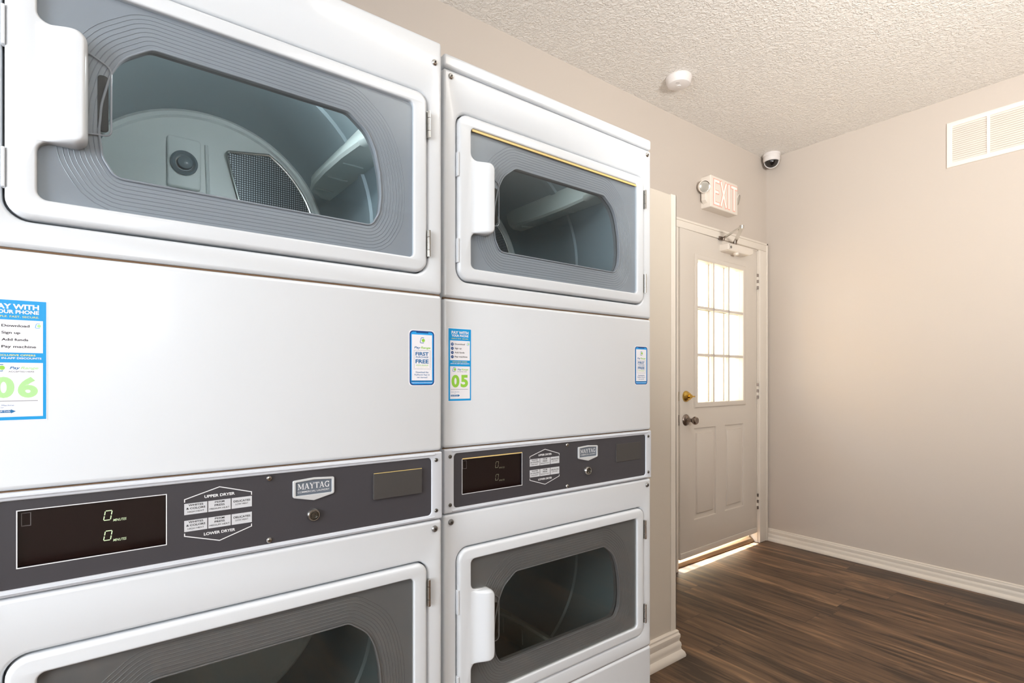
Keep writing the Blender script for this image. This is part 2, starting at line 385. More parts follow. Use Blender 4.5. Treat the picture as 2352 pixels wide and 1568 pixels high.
b.box(D0+.012, D0+.022, NB+.058, NB+.12, 0, DH-.012); b.box(D1-.032, D1-.012, NB+.051, NB+.12, 0, DH-.012); b.box(D0+.012, D1-.012, NB+.058, NB+.12, DH-.024, DH-.012)
struct(b.build('trim_2', angle=30), 'pale door casing and jamb in the back wall')
b = MB(ALU); b.prism([(NB+.022, 0), (NB+.115, 0), (NB+.115, .034), (NB+.06, .038), (NB+.035, .022), (NB+.022, .008)], D0+.012, D1-.012)
struct(b.build('trim_3', smooth=False, xf=Matrix(((0, 1, 0, 0), (1, 0, 0, 0), (0, 0, 1, 0), (0, 0, 0, 1)))), 'worn metal door threshold')

# ---------------------------------------------------------------- the door (slightly ajar)
HX, HN = D1-.018, NB+.004
door = empty('door_1', (HX, HN, 0), math.radians(1.5)); struct(door, 'cream half-glazed door with nine panes, standing slightly ajar')
W_ = .906                                                     # slab runs from -W_ to 0 in local x, front face at y=0
LX = lambda s: s-HX                                           # wall coordinate to slab coordinate
gx0, gx1, gz0, gz1 = LX(2.840), LX(3.380), .995, 1.865
b = MB(DOORP)
# lower raised panels: hole in the front skin, sunk field behind it
pans = [(LX(2.815), LX(3.055), .285, .835), (LX(3.165), LX(3.395), .285, .835)]
b.prism(rect(-W_, 0, .068, 2.03), 0, .010, holes=[rect(gx0-.028, gx1+.028, gz0-.028, gz1+.028)]+[rect(*p) for p in pans], r=.001, hr=.006)
b.prism(rect(-W_, 0, .068, 2.03), .010, .044, holes=[rect(gx0-.02, gx1+.02, gz0-.02, gz1+.02)])
for p in pans: b.prism(rect(p[0]+.028, p[1]-.028, p[2]+.028, p[3]-.028), .001, .012, r=.007)
b.build('door_slab', door, angle=30)
b = MB(DOORP); b.prism(rect(gx0-.032, gx1+.032, gz0-.032, gz1+.032), -.010, .004, holes=[rect(gx0, gx1, gz0, gz1)], r=.006, hr=.006)
b.prism(rect(gx0-.022, gx1+.022, gz0-.022, gz1+.022), .004, .05, holes=[rect(gx0, gx1, gz0, gz1)])
cw, ch = (gx1-gx0)/3, (gz1-gz0)/3
for k in (1, 2):
    b.box(gx0+k*cw-.008, gx0+k*cw+.008, -.006, .012, gz0, gz1); b.box(gx0, gx1, -.006, .012, gz0+k*ch-.008, gz0+k*ch+.008)
    b.box(gx0+k*cw-.008, gx0+k*cw+.008, .030, .05, gz0, gz1); b.box(gx0, gx1, .030, .05, gz0+k*ch-.008, gz0+k*ch+.008)
tag(b.build('window_grille', door, angle=30), 'cream frame and muntins round nine panes')
b = MB(PANE); b.box(gx0, gx1, .018, .022, gz0, gz1); b.build('window_pane', door, smooth=False)
b = MB(DOORP); b.prism(rect(-W_, 0, .070, .105), -.004, .001, r=.003); b.build('door_sweep', door)
b = MB(BRASS); c = LX(2.722)
b.lathe([(.033, 0), (.033, .006), (.030, .012), (.022, .022), (.021, .026), (0, .026)], (c, 0, 1.034), (0, -1, 0))
b.lathe([(.010, 0), (.012, .01), (.012, .016), (0, .016)], (c, -.024, 1.034), (0, -1, 0)); b.box(c-.0135, c+.0135, -.055, -.038, 1.030, 1.038)
tag(b.build('deadbolt', door), 'brass deadbolt thumb turn')
b = MB(NICKEL)
b.lathe([(.034, 0), (.034, .004), (.028, .010), (.014, .014), (.011, .020), (.011, .042), (.018, .050), (.024, .060), (.024, .068), (.019, .076), (.014, .077), (0, .075)], (c, 0, .893), (0, -1, 0))
tag(b.build('door_knob', door), 'dull nickel door knob')
b = MB(NICKEL); b.box(-W_-.0015, -W_+.001, .006, .036, .862, .925); b.box(-W_-.008, -W_, .014, .028, .885, .902); tag(b.build('latch_plate', door, smooth=False), 'nickel latch plate')
b = MB(BRASS); b.box(-W_-.0015, -W_+.001, .008, .034, 1.006, 1.062); b.lathe([(.008, 0), (.008, .004), (0, .004)], (-W_, .021, 1.034), (-1, 0, 0)); tag(b.build('latch_plate', door, smooth=False), 'brass deadbolt plate')
for zc in (1.813, 1.054, .287):
    b = MB(TRIM, NICKEL)
    for k in range(5): b.lathe([(.0065, 0), (.0065, .0205)], (.004, -.007, zc-.053+k*.0215), (0, 0, 1), TRIM if k % 2 else NICKEL, n=12)
    b.box(-.004, .004, -.004, .002, zc-.053, zc+.053, TRIM); b.build('hinge', door)

# ---------------------------------------------------------------- things on the walls and ceiling
# door closer
cl = empty('door_closer', (3.25, NB-.02, 1.975)); tag(cl, 'white overhead door closer with folded arm on top of the door', 'door closer')
b = MB(WPLAST); cx = 0
b.prism(rpoly([(-.135, -.024, .004), (-.15, -.018, .004), (-.15, .020, .004), (-.13, .026, .004), (.14, .026, .01), (.152, .012, .008), (.145, -.012, .02), (.10, -.024, .01)]), -.050, .016, r=.008)
b.build('body', cl, angle=40)
b = MB(WPLAST); b.lathe([(.019, 0), (.017, .014), (.010, .020), (0, .020)], (-.03, -.03, -.020), (0, 0, -1)); b.build('pinion_cap', cl)
b = MB(STEEL); b.lathe([(.008, 0), (.008, .004), (0, .004)], (-.125, -.05, -.002), (0, -1, 0), n=12); b.build('valve_screw', cl)
b = MB(NICKEL); b.lathe([(.014, 0), (.014, .022), (0, .022)], (-.03, -.02, .024), (0, 0, 1)); b.build('pinion', cl)
ELB = Vector((2.935-3.25, 1.665-(NB-.02), .045)); SH = Vector((3.105-3.25, -.005, .058))
b = MB(CHROME)
def bar(b, a, c, wd, th, m=None):
    a = Vector(a); c = Vector(c); t = (c-a).normalized(); up = Vector((0, 0, 1)); sd = t.cross(up).normalized()*wd/2; up = sd.cross(t).normalized()*th/2
    vs = [p+x+y for p in (a, c) for x, y in ((-sd, -up), (sd, -up), (sd, up), (-sd, up))]
    b.add(vs, [(0, 1, 2, 3), (4, 7, 6, 5), (0, 4, 5, 1), (1, 5, 6, 2), (2, 6, 7, 3), (3, 7, 4, 0)], m)
bar(b, (-.03, -.02, .046), ELB, .022, .006); bar(b, ELB+Vector((0, 0, .008)), SH, .012, .010)
b.lathe([(.014, -.006), (.014, .014), (0, .014)], ELB, (0, 0, 1)); b.build('arm', cl)
b = MB(NICKEL); b.box(-.175, -.125, -.004, .004, .048, .070); b.lathe([(.009, 0), (.009, .02), (0, .02)], SH+Vector((0, -.005, -.012)), (0, 0, 1)); b.build('arm_shoe', cl)

# exit sign
ex = empty('exit_sign', (3.06, NB, 2.288)); tag(ex, 'white lit EXIT sign with two emergency lamp heads above the door', 'exit sign')
b = MB(WPLAST); b.prism(rect(-.152, .152, -.098, .098, .008), -.066, 0, r=.006); b.build('housing', ex)
b = MB(EXITRED, EXITHALO)
# rays widen behind the letters: a pale outline then the letter itself
lets = {'E': [[(0, 0), (0, 1)], [(0, 1), (1, 1)], [(0, .52), (.8, .52)], [(0, 0), (1, 0)]], 'X': [[(0, 0), (1, 1)], [(0, 1), (1, 0)]], 'I': [[(.5, 0), (.5, 1)]], 'T': [[(.5, 0), (.5, 1)], [(0, 1), (1, 1)]]}
xx = -.112
for ch_, wd in (('E', .046), ('X', .054), ('I', .014), ('T', .052)):
    for st in lets[ch_]:
        pp = [(xx+a*wd, -.070+c*.138) for a, c in st]
        d = (Vector(pp[1])-Vector(pp[0])).normalized()
        for wdt, ext, y, mm in ((.026, .013, -.0668, EXITHALO), (.015, .0075, -.0675, EXITRED)):
            b.stroke([Vector(pp[0])-d*ext, Vector(pp[1])+d*ext], wdt, y-.0001*lets[ch_].index(st), mm)
    xx += wd+.026
b.build('lettering', ex, smooth=False, recalc=False)
for sx, yy, ax in ((-1, -.040, (-.45, -.8, -.28)), (1, -.030, (.30, -.86, -.25))):
    b = MB(WPLAST, LENSG, CHROME); o = (sx*(.185 if sx < 0 else .200), yy, .022); d = Vector(ax).normalized()
    b.lathe([(0, -.028), (.022, -.024), (.034, -.012), (.038, .004), (.038, .010), (.034, .012)], o, d, WPLAST, cap=False)
    b.lathe([(.034, .009), (.0335, .012), (.030, .011)], o, d, CHROME, cap=False)
    b.lathe([(.031, .010), (.020, .013), (0, .014)], o, d, LENSG, cap=False)
    b.tube([Vector((sx*.148, -.03, .0)), Vector((sx*.165, -.03, .004)), Vector(o)-d*.02], .009, WPLAST)
    b.build('lamp_head', ex)
b = MB(WPLAST); b.prism([(-.172, -.055), (-.150, -.075), (-.150, .0), (-.172, .0)], -.045, -.015, r=.004); b.build('lamp_bracket', ex)

# smoke detector
b = MB(CPLAST, BLACKINK); sd = empty('smoke_detector', (2.325, 1.66, HC)); tag(sd, 'round white smoke detector on the textured ceiling', 'smoke detector')
b.lathe([(.064, 0), (.066, -.006), (.064, -.012), (.060, -.030), (.054, -.040), (.044, -.044), (0, -.045)], (0, 0, 0), (0, 0, 1), CPLAST, n=40); b.build('housing', sd)
b = MB(CPLAST); b.lathe([(.013, -.044), (.012, -.048), (.004, -.0485), (0, -.0465)], (.0, .0, 0), (0, 0, 1)); b.build('test_button', sd)
b = MB(BLACKINK)
for k in range(3): b.lathe([(.0017, -.0440), (.0017, -.0452), (0, -.0452)], (-.034+k*.005, -.010-k*.004, 0), (0, 0, 1), n=8)
b.build('indicator', sd)
# dome camera
dc = empty('dome_camera', (3.632, 1.842, HC)); tag(dc, 'small white dome security camera in the ceiling corner', 'security camera')
b = MB(CPLAST); b.lathe([(.055, 0), (.056, -.012), (.052, -.016), (.053, -.020), (.054, -.040), (.051, -.050), (.046, -.054), (.042, -.050)], (0, 0, 0), (0, 0, 1), n=36, cap=False); b.build('housing', dc)
b = MB(DOME); b.lathe([(.0435*math.cos(t*PI/20), -.050-.0435*math.sin(t*PI/20)) for t in range(11)], (0, 0, 0), (0, 0, 1), n=32, cap=False); b.build('dome', dc)
b = MB(CPLAST)
dv = Vector((-.85, -.42)).normalized(); sv = Vector((-dv.y, dv.x))
b.tube([((sv*math.cos(t)*.045).x, (sv*math.cos(t)*.045).y, -.05-math.sin(t)*.046) for t in [PI*k/20 for k in range(21)]], .003)
b.build('shroud', dc)
# ceiling level return vent on the right wall
vt = empty('wall_vent', (SR, .895, 2.43)); tag(vt, 'white louvred return air vent high on the right wall', 'vent')
VX = Matrix.Rotation(-PI/2, 4, 'Z')                           # local x runs towards the camera along the wall, local -y into the room
b = MB(VENTW); slots = [rect(.024+k*.158, .024+k*.158+.144, -.098, .098) for k in range(6)]
b.prism(rect(0, .974, -.124, .124), -.009, 0, holes=slots, r=.003); b.build('frame', vt, xf=VX)
b = MB(VENTW)
for k in range(6):
    x0 = .024+k*.158
    for j in range(17):
        z = -.092+j*.0115; b.add([(x0, -.007, z-.0046), (x0+.144, -.007, z-.0046), (x0+.144, -.002, z+.0050), (x0, -.002, z+.0050), (x0, -.006, z-.0052), (x0+.144, -.006, z-.0052), (x0+.144, -.001, z+.0044), (x0, -.001, z+.0044)], [(0, 1, 2, 3), (7, 6, 5, 4), (0, 4, 5, 1), (2, 6, 7, 3), (0, 3, 7, 4), (1, 5, 6, 2)])
b.build('louvres', vt, smooth=False, xf=VX)
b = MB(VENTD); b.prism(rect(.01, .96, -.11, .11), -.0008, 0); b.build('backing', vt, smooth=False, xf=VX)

# ---------------------------------------------------------------- outside
b = MB(GROUND); b.box(-6, 12, NB+.12, 12, -.12, -.02); struct(b.build('ground', smooth=False))
b = MB(STUCCO); b.box(-1, 9, NB+2.9, NB+3.05, -.1, 2.4); struct(b.build('wall_outside', smooth=False), 'sunlit cream wall outside the door')
b = MB(STUCCO); b.box(1.2, 5, NB+.12, NB+1.6, 2.42, 2.5); struct(b.build('sun_blocker', smooth=False), 'added unseen slab that keeps the sun off the door glass')  # unseen roof slab added to block sun above the door bottom
# ---------------------------------------------------------------- stacked dryers
HC_X = [(.150, 1.631, .02), (.186, 1.6035, .06), (.2005, 1.572, .10), (.2095, 1.530, .09), (.2125, 1.490, .09), (.2085, 1.455, .03), (.194, 1.429, .018)]
HOLE = rpoly(HC_X+[(-x, z, r) for x, z, r in HC_X[::-1]], 4)
OPEN = rpoly([(-.2777, 1.6865, .010), (.278, 1.6865, .010), (.278, 1.3796, .010), (-.2777, 1.3796, .012), (-.2777, 1.4570, .014), (-.2300, 1.4600, .008), (-.2300, 1.6140, .010), (-.2777, 1.6200, .014)], 6)
DOOR = rpoly([(-.3095, 1.352, .026), (.308, 1.352, .026), (.308, 1.7118, .022), (-.3095, 1.7118, .026)], 8)
PORT = rect(-.235, .235, 1.40, 1.66, .06)
def grow(p, d): return inset(ccw(p), -d)
def shift(p, dz): return [(x, z+dz) for x, z in p]
def inside(p, x, z):
    c = False
    for i in range(len(p)):
        x1, z1 = p[i-1]; x2, z2 = p[i]
        if (z1 > z) != (z2 > z) and x < (x2-x1)*(z-z1)/(z2-z1)+x1: c = not c
    return c
def screw(name, parent, x, z, y, r, m, label=None):
    b = MB(m, RUBBER); b.lathe([(r, 0), (r, r*.25), (r*.75, r*.6), (r*.3, r*.75), (0, r*.76)], (x, y, z), (0, -1, 0), m, n=18)
    b.lathe([(r*.36, 0), (r*.36, r*.02), (0, r*.02)], (x, y-r*.74, z), (0, -1, 0), RUBBER, n=6)
    o = b.build(name, parent)
    if label: o['label'] = label
    return o

def make_door(root, dz, glint_strip, gmat):
    A_ = lambda p: shift(p, dz)
    d = MB(ENAMEL); d.prism(A_(DOOR), -.005, .018, holes=[A_(OPEN)], r=.007, hr=.003, n=4)
    dr = d.build('door', root, angle=40)
    # grab handle: a flat tongue that swells out of the left stile
    h = MB(ENAMEL); x0, x1, z0, z1 = -.300, -.2243, 1.4578+dz, 1.6158+dz; R = .015; rb = .006; NR, NC = 44, 30
    zs = [z0+(z1-z0)*(.5-.5*math.cos(PI*i/NR)) for i in range(NR+1)]
    vs = []
    for z in zs:
        e = max(0, R-(z-z0), R-(z1-z)); xr = x1-R+math.sqrt(max(0, R*R-e*e)) if e > 0 else x1
        for j in range(NC+1):
            t = math.sin(PI/2*j/NC); x = x0+(xr-x0)*t
            dx = x1-x; dzz = min(z-z0, z1-z); q = min(dx, dzz)
            if dx < R and dzz < R: q = R-math.hypot(R-dx, R-dzz)
            q = max(0, q); ed = math.sqrt(max(0, 1-(1-min(1, q/rb))**2))
            u = min(1, max(0, (x+.278)/.040)); s_ = u*u*(3-2*u)
            vs.append((x, -.0052-(.018*s_)*(.3+.7*ed) if u > 0 and q > 0 else -.0048, z))
    n0 = len(vs); fs = [(i*(NC+1)+j, i*(NC+1)+j+1, (i+1)*(NC+1)+j+1, (i+1)*(NC+1)+j) for i in range(NR) for j in range(NC)]
    # rim going back into the opening
    rim = [i*(NC+1)+NC for i in range(NR+1)]; bot = [j for j in range(NC+1)]; top = [NR*(NC+1)+j for j in range(NC+1)]
    loop = bot+rim[1:]+top[::-1][1:]
    vs += [(vs[i][0], .006, vs[i][2]) for i in loop]
    fs += [(loop[i], loop[i+1], n0+i+1, n0+i) for i in range(len(loop)-1)]
    h.add(vs, fs); h.build('door_handle', dr, angle=50)
    # grey plastic window surround with moulded contour ridges
    z = MB(BEZEL, RIDGE); big = rect(-.284, .284, 1.373, 1.693)
    z.prism(A_(big), .004, .012, holes=[A_(grow(HOLE, .0))], hr=.003)
    for k in range(1, 9):
        q = grow(HOLE, .006*k+.001); n = len(q); seg = []
        runs = []
        for i in range(n+1):
            p0, p1 = q[i % n], q[(i+1) % n]; m_ = max(1, int((Vector(p1)-Vector(p0)).length/.012))
            for j in range(m_):
                p = (p0[0]+(p1[0]-p0[0])*j/m_, p0[1]+(p1[1]-p0[1])*j/m_)
                if abs(p[0]) < .2755 and 1.3815 < p[1] < 1.6845: seg.append((p[0], p[1]+dz))
                else:
                    if len(seg) > 1: runs.append(seg)
                    seg = []
        if len(seg) > 1: runs.append(seg)
        for s_ in runs:
            vs = []
            for i, p in enumerate(s_):
                a = Vector(s_[max(0, i-1)]); c = Vector(s_[min(len(s_)-1, i+1)]); t = (c-a).normalized(); nn = Vector((-t.y, t.x))
                for o_, y_ in ((-.0007, .004), (0, .0035), (.0007, .004)): vs.append((p[0]+nn.x*o_, y_, p[1]+nn.y*o_))
            z.add(vs, [(i*3+j, i*3+j+1, i*3+j+4, i*3+j+3) for i in range(len(s_)-1) for j in (0, 1)], RIDGE)
    # fine vertical knurl near the left ends of the window
    z.build('window_surround', dr, angle=30)
    rim_ = MB(CHROME if False else BEZEL); rim_.tube([(x, .003, zz) for x, zz in A_(HOLE)], .0016, closed=True); rim_.build('hole_rim', dr)
    g = MB(gmat); g.prism(A_(rect(-.282, .282, 1.375, 1.691)), -.0005, .0015); g.build('window_glass', dr, smooth=False)
    l = MB(BEZEL, RUBBER)
    lr = A_(rpoly([(-.236, 1.483, .003), (-.1985, 1.487, .008), (-.1985, 1.584, .012), (-.222, 1.597, .006), (-.236, 1.597, .003)]))
    l.tube([(x, .0025, zz) for x, zz in lr], .0013, BEZEL, closed=True)
    l.prism(A_(rect(-.214, -.2015, 1.492, 1.572, .005)), .003, .006, RUBBER, r=.001)
    l.build('latch_pocket', dr)
    if glint_strip:
        y = MB(YELL); y.box(-.274, .275, -.0030, -.0006, 1.6805+dz, 1.6852+dz); tag(y.build('glint_strip', dr, smooth=False), 'painted yellow glint along the top of the window')  # strip coloured as a warm lamp glint on the opening's top edge
    for hz in (1.650, 1.411):
        h = MB(CHROME, RUBBER); zc = hz+dz
        for a, c in ((-.0265, -.0135), (-.0125, .0125), (.0135, .0265)): h.lathe([(.0032, 0), (.0032, c-a)], (.3105, -.0065, zc+a), (0, 0, 1), CHROME, n=10)
        h.box(.3070, .3135, -.003, .004, zc-.0265, zc+.0265, CHROME); h.build('hinge', dr)
    for hz in (1.6, 1.415):
        h = MB(ENAMEL); h.prism(rect(-.3125, -.3085, hz+dz-.026, hz+dz+.026, .001), -.0055, .004, r=.001); h.build('hinge_cover', dr)
    return dr

def make_drum(root, dz, phase, lamp=0):  # lamp: power of the added drum fill
    cz = 1.509+dz; R = .305; Y0, Y1 = .055, .56
    d = MB(GALV, DRUMBACK); prof = [(.262, .030), (.262, .05), (R, .075), (R, .26), (R-.006, .265), (R-.006, .285), (R, .29), (R, .50), (R-.008, .53), (.292, Y1)]
    d.lathe(prof, (0, 0, cz), (0, 1, 0), GALV, n=72, cap=False)
    d.lathe([(.292, Y1), (.285, Y1-.006), (.276, Y1-.006), (.272, Y1), (.10, Y1), (0, Y1)], (0, 0, cz), (0, 1, 0), DRUMBACK, n=72, cap=False)
    dm = d.build('drum', root, angle=40)
    s_ = MB(PERF, CHROME); arc = [(.262*math.cos(t), cz+.262*math.sin(t)) for t in [math.radians(a) for a in range(-2, 60, 4)]]
    poly = rpoly([(.093, cz-.01, .006)]+arc[0:1]+arc[1:]+[(.036, cz+.206, .010)], 5)
    s_.prism(poly, Y1-.004, Y1-.0005, PERF); s_.tube([(x, Y1-.004, z) for x, z in poly], .004, CHROME, closed=True)
    tag(s_.build('air_screen', dm), 'dark perforated metal screen')
    l = MB(DRUMBACK, LAMPG, CHROME); l.prism(rect(-.088, -.018, cz+.092, cz+.215, .008), Y1-.010, Y1-.001, DRUMBACK, r=.004)
    l.lathe([(.029, 0), (.029, .005), (.024, .008), (.019, .004), (.017, .004)], (-.054, Y1-.010, cz+.152), (0, -1, 0), LAMPG, n=32, cap=False)
    l.lathe([(.017, .002), (.015, .011), (.008, .014), (0, .0145)], (-.052, Y1-.010, cz+.152), (0, -1, 0), LAMPG, n=28, cap=False)
    l.tube([(-.006, Y1-.004, cz+.21), (.0, Y1-.004, cz+.05)], .004, DRUMBACK)
    l.build('lamp_housing', dm)
    for k in range(3):
        t = phase+k*2*PI/3; b = MB(BAFF); u = Vector((math.cos(t), 0, math.sin(t))); v = Vector((-math.sin(t), 0, math.cos(t))); vs = []
        ys = [.10, .13, .20, .30, .40, .49, .53]; hs = [.012, .050, .066, .070, .062, .040, .012]
        sec = [(-.040, 0), (-.012, .8), (-.004, 1), (.004, 1), (.012, .8), (.040, 0)]
        for y, hh in zip(ys, hs):
            for a, c in sec:
                r = R-.003-hh*c; p = u*r+v*a; vs.append((p.x, y, cz+p.z))
        L = len(sec); fs = [(i*L+j, i*L+j+1, (i+1)*L+j+1, (i+1)*L+j) for i in range(len(ys)-1) for j in range(L-1)]+[tuple(range(L)), tuple((len(ys)-1)*L+j for j in range(L))]
        b.add(vs, fs)
        for y in (.22, .32, .42):
            p0 = u*(R-.060)+v*(-.010); p1 = u*(R-.02)+v*(-.034); b.tube([(p0.x, y, cz+p0.z), (p1.x, y, cz+p1.z)], .002)
        b.build('baffle', dm, angle=30)
    if lamp:
        # added fill light and glowing ball, hidden behind the bulkhead, brighten the drum
        b = MB(mat('drum_fill_ball', srgb(255, 255, 250), .4, emit=(1, 1, .98, 1), es=4)); b.lathe([(.014*math.sin(PI*k/8), .014*math.cos(PI*k/8)) for k in range(9)], (.05, .075, cz+.235), (0, 0, 1), n=16, cap=False)
        b.build('drum_fill_ball', dm)
        l = light('drum_fill', 'POINT', (.05, .10, cz+.215), (0, 0, 0), lamp, (.96, 1, 1), shadow_soft_size=.02); l.parent = dm
    return dm

def seg_zero(b, x, z, w_, h, y, m, t=.0012, sh=.16):
    P = lambda a, c: (x+a*w_+sh*(c-.5)*h, z+c*h)
    g = .05
    for p, q in (((g, 0), (1-g, 0)), ((g, 1), (1-g, 1)), ((0, g), (0, .5-g)), ((0, .5+g), (0, 1-g)), ((1, g), (1, .5-g)), ((1, .5+g), (1, 1-g))):
        b.stroke([P(*p), P(*q)], t, y, m)

SER = {  # serif capitals as strokes: (points, width), unit box
 'M': [([(.14, 0), (.14, 1)], .07), ([(.86, 0), (.86, 1)], .15), ([(.16, 1), (.50, .12)], .15), ([(.50, .12), (.84, 1)], .06), ([(0, .03), (.28, .03)], .07), ([(.70, .03), (1, .03)], .07), ([(0, .97), (.24, .97)], .07), ([(.78, .97), (1, .97)], .07)],
 'A': [([(.14, 0), (.48, 1)], .07), ([(.48, 1), (.84, 0)], .16), ([(.24, .32), (.72, .32)], .07), ([(0, .03), (.30, .03)], .07), ([(.66, .03), (1, .03)], .07)],
 'Y': [([(.14, 1), (.50, .46)], .16), ([(.50, .46), (.86, 1)], .07), ([(.50, 0), (.50, .50)], .16), ([(.32, .03), (.68, .03)], .07), ([(0, .97), (.32, .97)], .07), ([(.70, .97), (1, .97)], .07)],
 'T': [([(.50, 0), (.50, 1)], .17), ([(.0, .95), (1, .95)], .09), ([(.04, .95), (.04, .72)], .07), ([(.96, .95), (.96, .72)], .07), ([(.32, .03), (.68, .03)], .07)],
 'G': [([(.88, .78), (.72, .93), (.50, .97), (.28, .88), (.14, .68), (.10, .5), (.14, .32), (.28, .12), (.50, .03), (.70, .06), (.84, .16)], .12), ([(.84, .0), (.84, .42)], .14), ([(.66, .42), (1, .42)], .07), ([(.90, .68), (.90, 1)], .05)]}
def serif(b, word, x0, x1, z0, z1, y, m):
    wid = {'M': 1.15, 'A': .95, 'Y': .9, 'T': .85, 'G': .95}; tot = sum(wid[c] for c in word); k = (x1-x0)/tot; x = x0; h = z1-z0
    for c in word:
        w2 = wid[c]*k*.95
        for pts, t in SER[c]: b.stroke([(x+a*w2, z0+q*h) for a, q in pts], t*h*1.05, y, m)
        x += wid[c]*k

def logo(b, cx, cz, s, y, pale=False):
    """open rounded square with a green blob"""
    o = rpoly([(cx+.35*s, cz+.5*s, 0), (cx-.25*s, cz+.5*s, .18*s), (cx-.5*s, cz-.5*s, .18*s), (cx+.25*s, cz-.5*s, .1*s), (cx+.3*s, cz-.42*s, 0)], 5)
    b.stroke(o, .11*s, y, TBLUE if not pale else LBLUE); b.flat(circ(cx+.2*s, cz, .33*s, 20), y-.00004, GREEN if not pale else PGREEN)

def number_sticker(root, x0, x1, z0, z1, num, tall):
    b = MB(PAPER); W, H = x1-x0, z1-z0; Y = -.0001
    P = lambda u, v: (x0+u*W, z0+v*H)
    R4 = lambda u0, u1, v0, v1: [P(u0, v0), P(u1, v0), P(u1, v1), P(u0, v1)]
    def T(s_, u0, u1, v0, v1, m, bold=.012, sh=0): a = P(u0, v0); c = P(u1, v1); b.text(s_, a[0], c[0], a[1], c[1], Y-.0004, m, bold, sh)
    b.prism(R4(-.02, 1.02, -.008, 1.008), Y-.0001, 0, PAPER)
    b.flat(R4(0, 1, 0, 1), Y-.0002, BLUE)
    b.flat(R4(.07, .945, .562, .835), Y-.0003, PAPER); b.flat(R4(.07, .945, .027, .478), Y-.0003, PAPER)
    T('PAY WITH', .13, .88, .925, .968, PAPER, .04); T('YOUR PHONE', .13, .88, .887, .918, PAPER, .035); T('SIMPLE. FAST. SECURE.', .13, .88, .855, .870, YTXT, .02)
    for i, (t, e) in enumerate((('Download', .72), ('Sign up', .57), ('Add funds', .70), ('Pay machine', .83))):
        v = .776-i*.058; b.flat([(P(.165, v)[0]+.0034*math.cos(a), P(0, v+.008)[1]+.0034*math.sin(a)) for a in [2*PI*k/16 for k in range(16)]], Y-.00034, DBLUE)
        T(str(i+1), .15, .178, v+.001, v+.017, PAPER, .01)
        T(t, .27, e, v-(.006 if 'y' in t or 'g' in t else 0), v+.021, BLACKINK, .02)
    lg = P(.86, .792); b.flat(R4(.79, .935, .768, .818), Y-.00034, WHITEINK); logo(b, lg[0], lg[1], .0058, Y-.00038, True)
    T('EXCLUSIVE OFFERS', .18, .82, .533, .548, YTXT, .02); T('AND IN-APP DISCOUNTS', .08, .92, .508, .523, PAPER, .025)
    lg = P(.25, .435); logo(b, lg[0], lg[1], .0085, Y-.00038, False)
    T('Pay', .40, .57, .418, .446, TBLUE, .02, .25); T('Range', .575, .87, .418, .446, GREEN if not tall else PGREEN, .02, .25); T('ACCEPTED HERE', .38, .80, .398, .409, GTXT, .005)
    T(num[0], .13, .475, .185, .360, GREEN if not tall else PGREEN, .045); T(num[1], .53, .86, .185, .360, GREEN if not tall else PGREEN, .045)
    b.flat(R4(.10, .86, .157, .161), Y-.0004, GTXT)
    T('Select Machine', .11, .47, .118, .130, TBLUE, .0); T('or', .26, .31, .101, .109, TBLUE, 0)
    b.flat([P(.10, .062), P(.42, .062), P(.42, .056), P(.50, .073), P(.42, .090), P(.42, .084), P(.10, .084)], Y-.00036, TBLUE); T('Scan QR Code', .125, .41, .067, .080, PAPER, .01)
    return b.build('payment_sticker', root, smooth=False, recalc=False)

def phone_sticker(root, x0, x1, z0, z1):
    b = MB(PAPER); W, H = x1-x0, z1-z0; Y = -.0001; P = lambda u, v: (x0+u*W, z0+v*H)
    R4 = lambda u0, u1, v0, v1: [P(u0, v0), P(u1, v0), P(u1, v1), P(u0, v1)]
    def T(s_, u0, u1, v0, v1, m, bold=.012, sh=0): a = P(u0, v0); c = P(u1, v1); b.text(s_, a[0], c[0], a[1], c[1], Y-.0005, m, bold, sh)
    b.prism(rect(x0, x1, z0, z1, .008), Y-.0001, 0, PAPER)
    b.flat(rect(*P(.03, 0)[:1], P(.97, 0)[0], P(0, .015)[1], P(0, .985)[1], .0075), Y-.0002, DBLUE)
    b.flat(rect(P(.075, 0)[0], P(.925, 0)[0], P(0, .035)[1], P(0, .965)[1], .006), Y-.00027, LBLUE)
    b.flat(R4(.28, .74, .945, .972), Y-.0003, DBLUE)
    b.flat(R4(.09, .91, .0755, .098), Y-.0003, TBLUE)
    b.flat(R4(.11, .885, .10, .915), Y-.00034, PAPER)
    lg = P(.51, .815); logo(b, lg[0], lg[1], .0105, Y-.00038)
    T('Pay', .20, .44, .655, .705, TBLUE, .02, .25); T('Range', .45, .82, .655, .705, GREEN, .02, .25)
    T('FIRST', .25, .75, .542, .606, TBLUE, .03); T('PURCHASE', .26, .74, .500, .530, TBLUE, .015); T('FREE', .25, .75, .405, .475, TBLUE, .03)
    T('WITH SIGNUP', .26, .74, .360, .382, GREEN, .01); T('YOU SAVE UP TO $2', .29, .72, .332, .344, YTXT, .0)
    T('Download the', .26, .74, .232, .262, TBLUE, .01); T('PayRange App to', .21, .79, .182, .215, TBLUE, .01); T('get started!', .30, .70, .135, .168, TBLUE, .01)
    T('payrange.com/download', .11, .88, .050, .070, PAPER, .01)
    for k in range(12):
        for v in (.305, .635): b.flat(R4(.185+k*.055, .21+k*.055, v-.004, v+.004), Y-.0004, GTXT)
    for k in range(12):
        for u in (.185, .80): b.flat(R4(u, u+.022, .33+k*.0255, .34+k*.0255), Y-.0004, GTXT)
    return b.build('phone_sticker', root, smooth=False, recalc=False)

